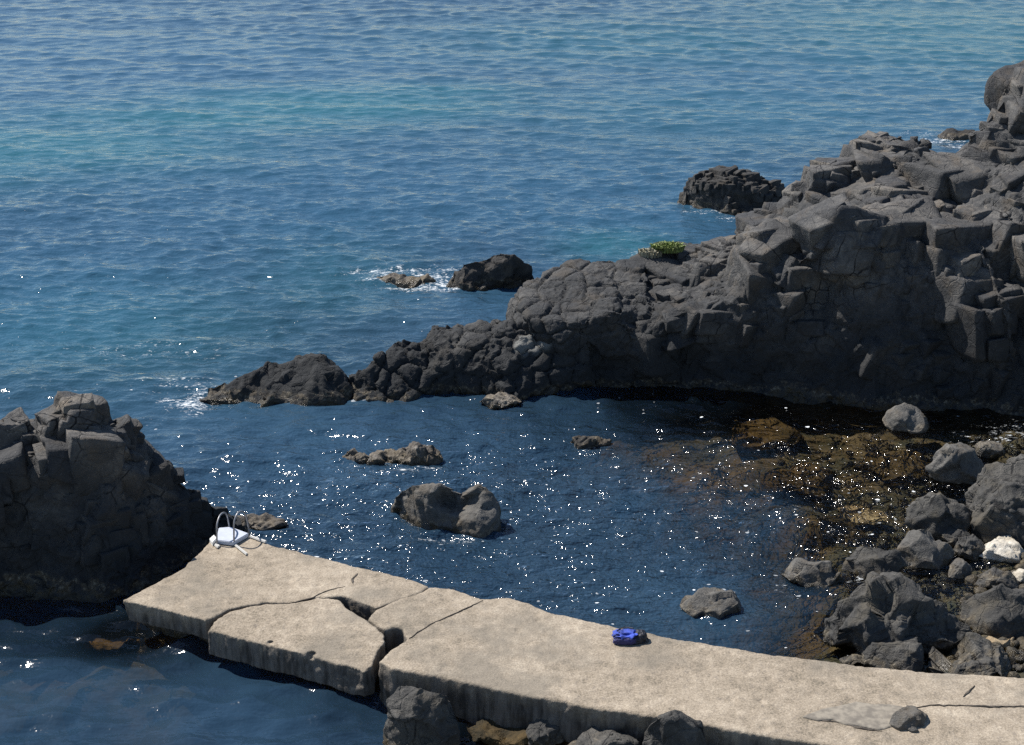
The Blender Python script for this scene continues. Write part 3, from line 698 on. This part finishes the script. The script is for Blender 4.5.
# ------------------------------------------------------------------ pier
m, nt, b = newmat('old_concrete')
g = nd(nt, 'ShaderNodeNewGeometry'); pos = g.outputs['Position']
n1 = noise(nt, pos, .7, 6, .65); n2 = noise(nt, pos, 5, 6, .7); n3 = noise(nt, pos, 28, 4, .75)
f = math_(nt, 'ADD', math_(nt, 'MULTIPLY', n1, .30), math_(nt, 'ADD', math_(nt, 'MULTIPLY', n2, .28), math_(nt, 'MULTIPLY', n3, .42)))
c = ramp(nt, f, [(.41, (.13, .110, .08)), (.46, (.235, .192, .140)), (.53, (.325, .270, .203)), (.61, (.45, .385, .295))])
pit = ramp(nt, noise(nt, pos, 11, 5, .7), [(.56, 0.), (.68, .7)])
c = mixc(nt, pit, c, (.16, .135, .11))
stn = ramp(nt, noise(nt, pos, .45, 6, .62), [(.50, 0.), (.60, .6)])
c = mixc(nt, stn, c, (.165, .145, .115))
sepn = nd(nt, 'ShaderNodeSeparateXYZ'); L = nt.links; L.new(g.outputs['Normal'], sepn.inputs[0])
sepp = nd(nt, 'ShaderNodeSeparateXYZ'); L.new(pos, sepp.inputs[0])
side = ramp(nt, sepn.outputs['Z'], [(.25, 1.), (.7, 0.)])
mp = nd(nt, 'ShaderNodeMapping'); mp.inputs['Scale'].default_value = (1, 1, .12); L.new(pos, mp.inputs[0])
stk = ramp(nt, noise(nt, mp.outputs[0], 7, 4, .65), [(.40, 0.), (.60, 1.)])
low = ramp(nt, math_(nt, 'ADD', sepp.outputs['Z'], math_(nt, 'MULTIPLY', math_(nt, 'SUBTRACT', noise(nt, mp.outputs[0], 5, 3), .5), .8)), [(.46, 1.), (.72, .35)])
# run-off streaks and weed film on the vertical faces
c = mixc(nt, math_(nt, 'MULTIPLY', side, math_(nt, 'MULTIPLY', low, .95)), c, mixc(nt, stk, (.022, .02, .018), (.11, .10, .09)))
L.new(c, b.inputs['Base Color']); b.inputs['Roughness'].default_value = .92
bp = nd(nt, 'ShaderNodeBump'); bp.inputs['Strength'].default_value = .8; bp.inputs['Distance'].default_value = .035
L.new(math_(nt, 'ADD', n2, math_(nt, 'MULTIPLY', n3, .55)), bp.inputs['Height']); L.new(bp.outputs[0], b.inputs['Normal'])
CONC = m
ZT = 0.75
def slab(name, poly, thick, label=None, size=0.028, ztops=None, seed=0, parent=None, er=.7, under=0.0, dents=()):
    pts = [at(p[0], p[1], p[2] if len(p) > 2 else ZT) for p in poly]; n = len(pts)
    c0 = sum(pts, Vector()) / n
    tri = geometry.tessellate_polygon([[Vector((p.x, p.y, 0)) for p in pts]])
    V = list(pts) + [Vector((p.x + (c0.x - p.x) * under, p.y + (c0.y - p.y) * under, p.z - thick)) for p in pts]
    import bmesh
    bm = bmesh.new(); bv = [bm.verts.new(v) for v in V]
    for t3 in tri: bm.faces.new([bv[i] for i in t3]); bm.faces.new([bv[i + n] for i in reversed(t3)])
    for i in range(n): bm.faces.new([bv[i], bv[(i + 1) % n], bv[(i + 1) % n + n], bv[i + n]])
    bmesh.ops.recalc_face_normals(bm, faces=bm.faces); bm.verts.index_update()
    Vt = [tuple(v.co) for v in bm.verts]; Ft = [tuple(v.index for v in f.verts) for f in bm.faces]; bm.free()
    A, N, Q = voxel(Vt, Ft, size)
    N = unit(smooth_vec(N, Q, 2)); topm = sstep(.8, .97, N[:, 2])
    edge = 1 - topm
    d = topm * (0.012 * fbm(A * 1.2, 4, seed) + 0.007 * fbm(A * 8, 3, seed + 4)) + edge * er * (0.035 * fbm(A * 2.6, 4, seed + 9) + 0.018 * fbm(A * 11, 3, seed + 12))
    f1, f2, r, v, t = voro(A * 3.2, seed + 20)
    d -= topm * 0.018 * sstep(.35, .1, f1) * (r > .78)
    # spalled edge bites
    sp = sstep(.2, .55, fbm(A * 1.7, 3, seed + 30)); d -= er * edge * sp * .05
    A = A + N * d[:, None]
    for (px, py, z, r_) in dents:
        w = np.array(at(px, py, z)[:]); q = A - w; k = np.exp(-((q ** 2).sum(1) / r_ ** 2) ** 2)
        A = A + np.array((.1, .9, -.5)) * (k * r_ * 1.5)[:, None]
    o = mk(name, A, Q, CONC, parent)
    if label: o['label'] = label
    return o
pier = bpy.data.objects.new('concrete_pier', None); col.objects.link(pier)
tag(pier, 'long weathered concrete pier slab, cracked and broken near its left end', 'pier')
slab('slab', [(123,600),(150,606),(180,613),(205,620),(214,617),(229,609),(250,604.5),(269,602.5),(292,602.5),(318,597.5),(330,597),(341,596.5),(352,599),(364,603),(377,607.5),(400,599.5),(423,592),(430,586.5),(410,579),(350,565),(300,552),(269,544),(248,536),(228,531),(209,540),(184,567)], .42, 'end slab with the ladder', seed=100, parent=pier, under=.02)
slab('slab', [(206.5,630,.68),(213,621.5,.71),(229,611.2,.74),(250,605.6),(269,603.4),(292,602.7),(318,597.8),(330,597.8),(341,600),(347,607),(366,619),(377,628),(384,634),(385,641),(380,650,.74),(376,659,.68),(373,669,.62),(364,672,.63),(311,656,.64),(269,645,.66),(230,636,.67)], .5, 'broken chunk sunk at its near edge', seed=120, parent=pier, er=.9, dents=[(270,643,.66,.05),(311,655,.64,.075)])
slab('slab', [(429.5,585.8),(451,588),(483,598),(511,597),(553,612),(617,627),(645,632),(720,646),(764,653),(864,665),(933,672),(1024,677),(1160,680),(1400,690),(1400,860),(1100,800),(824,744),(764,735),(720,728),(666,717),(613,711),(550,700),(501,690),(437,676),(392,668),(379,661),(384,654),(399,645),(406,639),(402,634),(402,628),(396,626.5),(387,629),(378,626),(367,618),(376,609.5),(398,599),(421,591.3)], .95, 'long main slab', size=.036, seed=140, parent=pier)
def crackline(pts, w, parent, seed, mat, z=ZT + .012):
    r_ = np.random.default_rng(seed); P = []
    for a, b_ in zip(pts[:-1], pts[1:]):
        A_, B_ = at(*a, z), at(*b_, z); n = max(3, int((B_ - A_).length / .06))
        for k in range(n): P.append(A_.lerp(B_, k / n))
    P.append(at(*pts[-1], z)); V, Fc = [], []
    for i, p in enumerate(P):
        d = (P[min(i + 1, len(P) - 1)] - P[max(i - 1, 0)]).normalized(); n_ = Vector((-d.y, d.x, 0))
        p = p + n_ * r_.normal() * .005; e = min(i, len(P) - 1 - i) / len(P) * 4; ww = w * r_.uniform(.5, 1.3) * min(1, .15 + e)
        V += [p + n_ * ww / 2, p - n_ * ww / 2, p - n_ * ww / 2 - Vector((0, 0, .05)), p + n_ * ww / 2 - Vector((0, 0, .05))]
    for i in range(len(P) - 1):
        o = i * 4
        for q in range(4): Fc.append((o + q, o + (q + 1) % 4, o + 4 + (q + 1) % 4, o + 4 + q))
    return mk('crack', V, Fc, mat, parent, smooth=False)
fill = slab('base', [(132,602,.4),(205,625,.4),(300,655,.3),(385,672,.3),(500,690,.3),(720,726,.3),(1100,790,.3),(1160,700,.3),(720,655,.3),(430,594,.3),(250,545,.3),(212,548,.3)], 2.2, 'dark rubble footing under the slab', size=.07, seed=160, parent=pier, er=3., under=0)
CRK = bpy.data.materials.new('crack_dirt'); CRK.use_nodes = True
_nt = CRK.node_tree; _g = _nt.nodes.new('ShaderNodeNewGeometry'); _nt.links.new(ramp(_nt, noise(_nt, _g.outputs['Position'], 9, 3), [(.4, (.03, .025, .02)), (.6, (.09, .075, .06))]), _nt.nodes['Principled BSDF'].inputs[0])
_nt.nodes['Principled BSDF'].inputs['Roughness'].default_value = .95
for k_, (pl, w_) in enumerate([([(353,584),(352,579),(358,573)], .035), ([(292,602.5),(310,598),(328,590),(345,586)], .02), ([(409,638),(430,624),(455,613),(483,600)], .018), 
        ([(912,708),(930,704.5),(956,705),(990,706),(1060,706)], .03), ([(963,696),(970,690),(975,685)], .03), ([(812,719),(840,722),(856,727),(882,731)], .03)]):
    crackline(pl, w_, pier, 300 + k_, CRK)
fill.data.materials.clear(); fill.data.materials.append(BAS_D)

def tube(pts, r, seg=10, res=6):
    # smooth catmull tube
    P = [Vector(p) for p in pts]; out = []
    for i in range(len(P) - 1):
        p0, p1, p2, p3 = P[max(i - 1, 0)], P[i], P[i + 1], P[min(i + 2, len(P) - 1)]
        for k in range(res):
            t = k / res
            out.append(0.5 * ((2 * p1) + (p2 - p0) * t + (2 * p0 - 5 * p1 + 4 * p2 - p3) * t * t + (3 * p1 - p0 - 3 * p2 + p3) * t ** 3))
    out.append(P[-1]); V, Fc = [], []
    for i, p in enumerate(out):
        d = (out[min(i + 1, len(out) - 1)] - out[max(i - 1, 0)]).normalized()
        a = d.cross(Vector((.3, .2, 1))).normalized(); b_ = d.cross(a)
        for s in range(seg):
            t = 2 * math.pi * s / seg; V.append(p + (a * math.cos(t) + b_ * math.sin(t)) * r)
    for i in range(len(out) - 1):
        for s in range(seg):
            Fc.append((i * seg + s, i * seg + (s + 1) % seg, (i + 1) * seg + (s + 1) % seg, (i + 1) * seg + s))
    Fc.append(tuple(range(seg))); Fc.append(tuple((len(out) - 1) * seg + s for s in range(seg)))
    return V, Fc

def plain(name, colr, rough=.5, metal=0., nscale=20., var=.2, bump=0.):
    m, nt, b = newmat(name); tc = nd(nt, 'ShaderNodeTexCoord')
    n = noise(nt, tc.outputs['Object'], nscale, 4)
    c = ramp(nt, n, [(.35, tuple(x * (1 - var) for x in colr)), (.65, tuple(min(1, x * (1 + var)) for x in colr))])
    nt.links.new(c, b.inputs['Base Color']); b.inputs['Roughness'].default_value = rough; b.inputs['Metallic'].default_value = metal
    if bump:
        bp = nd(nt, 'ShaderNodeBump'); bp.inputs['Distance'].default_value = bump; nt.links.new(n, bp.inputs['Height']); nt.links.new(bp.outputs[0], b.inputs['Normal'])
    return m
STEEL = plain('galvanised_steel', (.26, .26, .27), .45, .5)
WPL = plain('white_paint', (.45, .44, .41), .5, 0, 12, .08)

def bevbox(name, quad, z0, th, mat, parent=None, bev=.012):
    import bmesh
    bm = bmesh.new(); n = len(quad)
    lo = [bm.verts.new((q.x, q.y, z0)) for q in quad]; hi = [bm.verts.new((q.x, q.y, z0 + th)) for q in quad]
    bm.faces.new(lo[::-1]); bm.faces.new(hi)
    for i in range(n): bm.faces.new([lo[i], lo[(i + 1) % n], hi[(i + 1) % n], hi[i]])
    bmesh.ops.recalc_face_normals(bm, faces=bm.faces)
    bmesh.ops.bevel(bm, geom=bm.edges[:], offset=bev, segments=2, affect='EDGES')
    me = bpy.data.meshes.new(name); bm.to_mesh(me); bm.free(); me.materials.append(mat)
    o = bpy.data.objects.new(name, me); col.objects.link(o)
    if parent: o.parent = parent
    return o
lad = bpy.data.objects.new('swim_ladder', None); col.objects.link(lad)
tag(lad, 'swimming ladder with two curved steel handrails on white mounts at the pier end', 'ladder')
ZD = ZT + .01
def rail(nf, ff, h, low=-1.1):
    a, c_ = at(*nf, ZD), at(*ff, ZD)
    d = c_ - a
    pts = [a + Vector((0, 0, 0)), a + d * .05 + Vector((0, 0, h * .45)), a + d * .12 + Vector((0, 0, h * .8)), a + d * .35 + Vector((0, 0, h)), a + d * .62 + Vector((0, 0, h * .99)), a + d * .88 + Vector((0, 0, h * .8)), c_ + Vector((0, 0, h * .4)), c_ + d * .06 + Vector((0, 0, -.1)), c_ + d * .08 + Vector((0, 0, low))]
    V, Fc = tube(pts, .017); return mk('handrail', V, Fc, STEEL, lad), a, c_, d
_, a1, c1, d1 = rail((217,545), (229,531), .50)
_, a2, c2, d2 = rail((234,545), (248.5,534.5), .58)
for k in range(3):
    zz = .3 - .3 * k
    p, q = c1 + d1 * .08, c2 + d2 * .08; p.z = q.z = zz
    V, Fc = tube([p, (p + q) / 2, q], .03); mk('rung', V, Fc, WPL, lad)
bevbox('mount_bar', [at(233.2,545.3,ZD), at(235,543.8,ZD), at(248,554.2,ZD), at(246,555.8,ZD)], ZD, .03, WPL, lad)
bevbox('mount_bar', [at(214,546,ZD), at(216.5,543.5,ZD), at(220.5,546.5,ZD), at(217.5,549,ZD)], ZD, .03, WPL, lad)
bevbox('mount_bar', [at(249,537.8,ZD), at(250.5,536.3,ZD), at(267,542,ZD), at(265,543.8,ZD)], ZD, .04, WPL, lad)
pad = bevbox('white_board', [at(216.5,544,ZD), at(219,531.5,ZD), at(231,530.5,ZD), at(249,537,ZD), at(233.5,546,ZD)], ZD, .085, plain('white_board', (.42, .45, .52), .6, 0, 8, .06))
tag(pad, 'thick white board lying flat between the ladder handrails', 'board')
pw = bevbox('edge_block', [at(209.5,541.5,ZD), at(214,537.5,ZD), at(217.5,541,ZD), at(213,545.5,ZD)], ZD - .03, .10, plain('white_block', (.62, .62, .60), .8, 0, 8, .15))
tag(pw, 'small whitewashed block at the pier corner left of the white board', 'block')

# ------------------------------------------------------------------ bag and cloth on the pier
def blob(name, cen, rad, mat, seed, parent=None, wr_=.12, freq=4., flat=.0, sub=5, ridge=True):
    D, Fc = ico(sub)
    P = D.copy(); P = np.sign(P) * np.abs(P) ** .85
    n = fbm(D * freq + seed, 3, seed); rg = 1 - np.abs(fbm(D * freq * .8 + seed * 2, 2, seed + 3)) * 2.2
    P *= (1 + wr_ * (rg if ridge else n))[:, None]
    P = P * np.array(rad); P[:, 2] = np.maximum(P[:, 2], -rad[2] * .6)
    o = mk(name, P, Fc, mat, parent); o.location = cen; return o
BLACK = plain('black_nylon', (.012, .013, .02), .6, 0, 30, .3, .01)
BLUE = plain('blue_cloth', (.03, .06, .34), .75, 0, 7, .7, .02)
NAVY = plain('navy_cloth', (.02, .02, .09), .7, 0, 12, .3, .01)
bag = bpy.data.objects.new('black_bag', None); col.objects.link(bag)
bc = at(629,643,ZT); bag.location = bc
tag(bag, 'black bag lying on the sunny pier deck beneath a blue cloth', 'bag')
blob('bag_body', (0, .08, .055), (.25, .15, .085), BLACK, 3, bag, .10, 3.)
blob('side_pocket', (.19, .10, .075), (.11, .11, .10), BLACK, 8, bag, .12, 3.)
blob('front_roll', (-.08, -.04, .06), (.19, .06, .07), NAVY, 11, bag, .1, 3.)
V, Fc = tube([(.16, .0, .02), (.24, -.03, .015), (.31, .02, .015), (.33, .06, .03), (.26, .1, .1)], .012); mk('strap', V, Fc, BLACK, bag)
V, Fc = tube([(-.2, .12, .16), (-.12, .2, .17), (.0, .2, .18), (.08, .14, .2)], .011); mk('handle', V, Fc, BLACK, bag)
cl = blob('blue_cloth', (bc.x - .05, bc.y + .07, bc.z + .115), (.165, .11, .058), BLUE, 23, None, .5, 1.9)
tag(cl, 'bright blue crumpled cloth heaped on top of the black bag', 'cloth')
# loose stone and repair patch on the deck
boulder('deck_stone', GREY, (884,706,928,731), 'smooth grey stone half sunk in the pier deck near the right frame edge', 140, z0=ZT, planes=4, rough=.5, kap=.9, lift=-.1)
m, nt, b = newmat('mortar_patch'); g = nd(nt, 'ShaderNodeNewGeometry')
nt.links.new(ramp(nt, noise(nt, g.outputs['Position'], 6, 5, .65), [(.40, (.15, .132, .108)), (.60, (.25, .22, .175))]), b.inputs['Base Color']); b.inputs['Roughness'].default_value = .9
pp = slab('mortar_patch', [(802,716,.772),(822,708,.772),(840,705,.772),(856,701,.772),(874,704,.772),(890,703,.772),(904,706,.772),(915,713,.772),(908,722,.772),(880,730,.772),(858,726,.772),(845,724,.772),(832,719,.772),(818,720,.772)], .05, size=.02, seed=170, er=.3)
pp.data.materials.clear(); pp.data.materials.append(m); tag(pp, 'grey mortar repair patch with a ragged edge on the deck left of the sunk stone', 'patch')

# ------------------------------------------------------------------ plants on the ridge
def tuft(px, py, z, w, h, n, seed, label, matl):
    r_ = np.random.default_rng(seed); c0 = at(px, py, z); V, Fc = [], []
    for k in range(n):
        a = r_.uniform(0, 6.28); rr = w * math.sqrt(r_.random()); bx, by = c0.x + rr * math.cos(a), c0.y + rr * .7 * math.sin(a)
        hh = h * r_.uniform(.4, 1) * (1 - .5 * rr / w); t = r_.uniform(0, 6.28); lw = .018 * r_.uniform(.7, 1.5); ln = r_.uniform(-.07, .07); lm = r_.uniform(-.07, .07)
        o = len(V); zb = z - .12
        V += [(bx - lw * math.cos(t), by - lw * math.sin(t), zb), (bx + lw * math.cos(t), by + lw * math.sin(t), zb),
              (bx + ln * .6 + lw * 1.3 * math.cos(t), by + lm * .6 + lw * 1.3 * math.sin(t), zb + .12 + hh * .6), (bx + ln * .6 - lw * 1.3 * math.cos(t), by + lm * .6 - lw * 1.3 * math.sin(t), zb + .12 + hh * .6), (bx + ln * 1.4, by + lm * 1.4, zb + .12 + hh)]
        Fc += [(o, o + 1, o + 2, o + 3), (o + 3, o + 2, o + 4)]
    return tag(mk('coastal_plant', V, Fc, matl, smooth=False), label, 'plant')
GRN = plain('samphire', (.15, .19, .05), .7, 0, 4, .5); DRY = plain('dry_stems', (.30, .28, .2), .8, 0, 5, .3)
tuft(668,246,2.74,.42,.12,900,1,'bright yellow green cushion plant on the skyline of the ridge', GRN)
tuft(650,252,2.62,.3,.16,200,2,'pale dry tuft on the skyline left of the green cushion plant', DRY)

# ------------------------------------------------------------------ light
SUN_EL, SUN_AZ = R(53), R(-60)      # azimuth from the view direction, negative to the left
sd = Vector((math.sin(SUN_AZ) * math.cos(SUN_EL), math.cos(SUN_AZ) * math.cos(SUN_EL), math.sin(SUN_EL)))
sl = bpy.data.lights.new('sun', 'SUN'); sl.energy = 5.0; sl.angle = R(.53); sl.color = (1., .95, .88)
so = bpy.data.objects.new('sun', sl); col.objects.link(so); so.rotation_euler = sd.to_track_quat('Z', 'Y').to_euler()
w = bpy.data.worlds.new('World'); scene.world = w; w.use_nodes = True; nt = w.node_tree
sky = nt.nodes.new('ShaderNodeTexSky'); sky.sky_type = 'NISHITA'; sky.sun_disc = False
sky.sun_elevation = SUN_EL; sky.sun_rotation = SUN_AZ; sky.air_density = 1.0; sky.dust_density = .05; sky.ozone_density = 2.6
nt.links.new(sky.outputs[0], nt.nodes['Background'].inputs[0]); nt.nodes['Background'].inputs[1].default_value = .088
vs = scene.view_settings; vs.view_transform = 'Standard'; vs.look = 'None'; vs.exposure = .55; vs.gamma = 1; vs.use_curve_mapping = False
scene.render.engine = 'CYCLES'; cy = scene.cycles
cy.use_denoising = False; cy.use_adaptive_sampling = False; cy.max_bounces = 6; cy.transparent_max_bounces = 8; cy.glossy_bounces = 3; cy.diffuse_bounces = 3
cy.sample_clamp_indirect = 3.0; cy.blur_glossy = 0.3
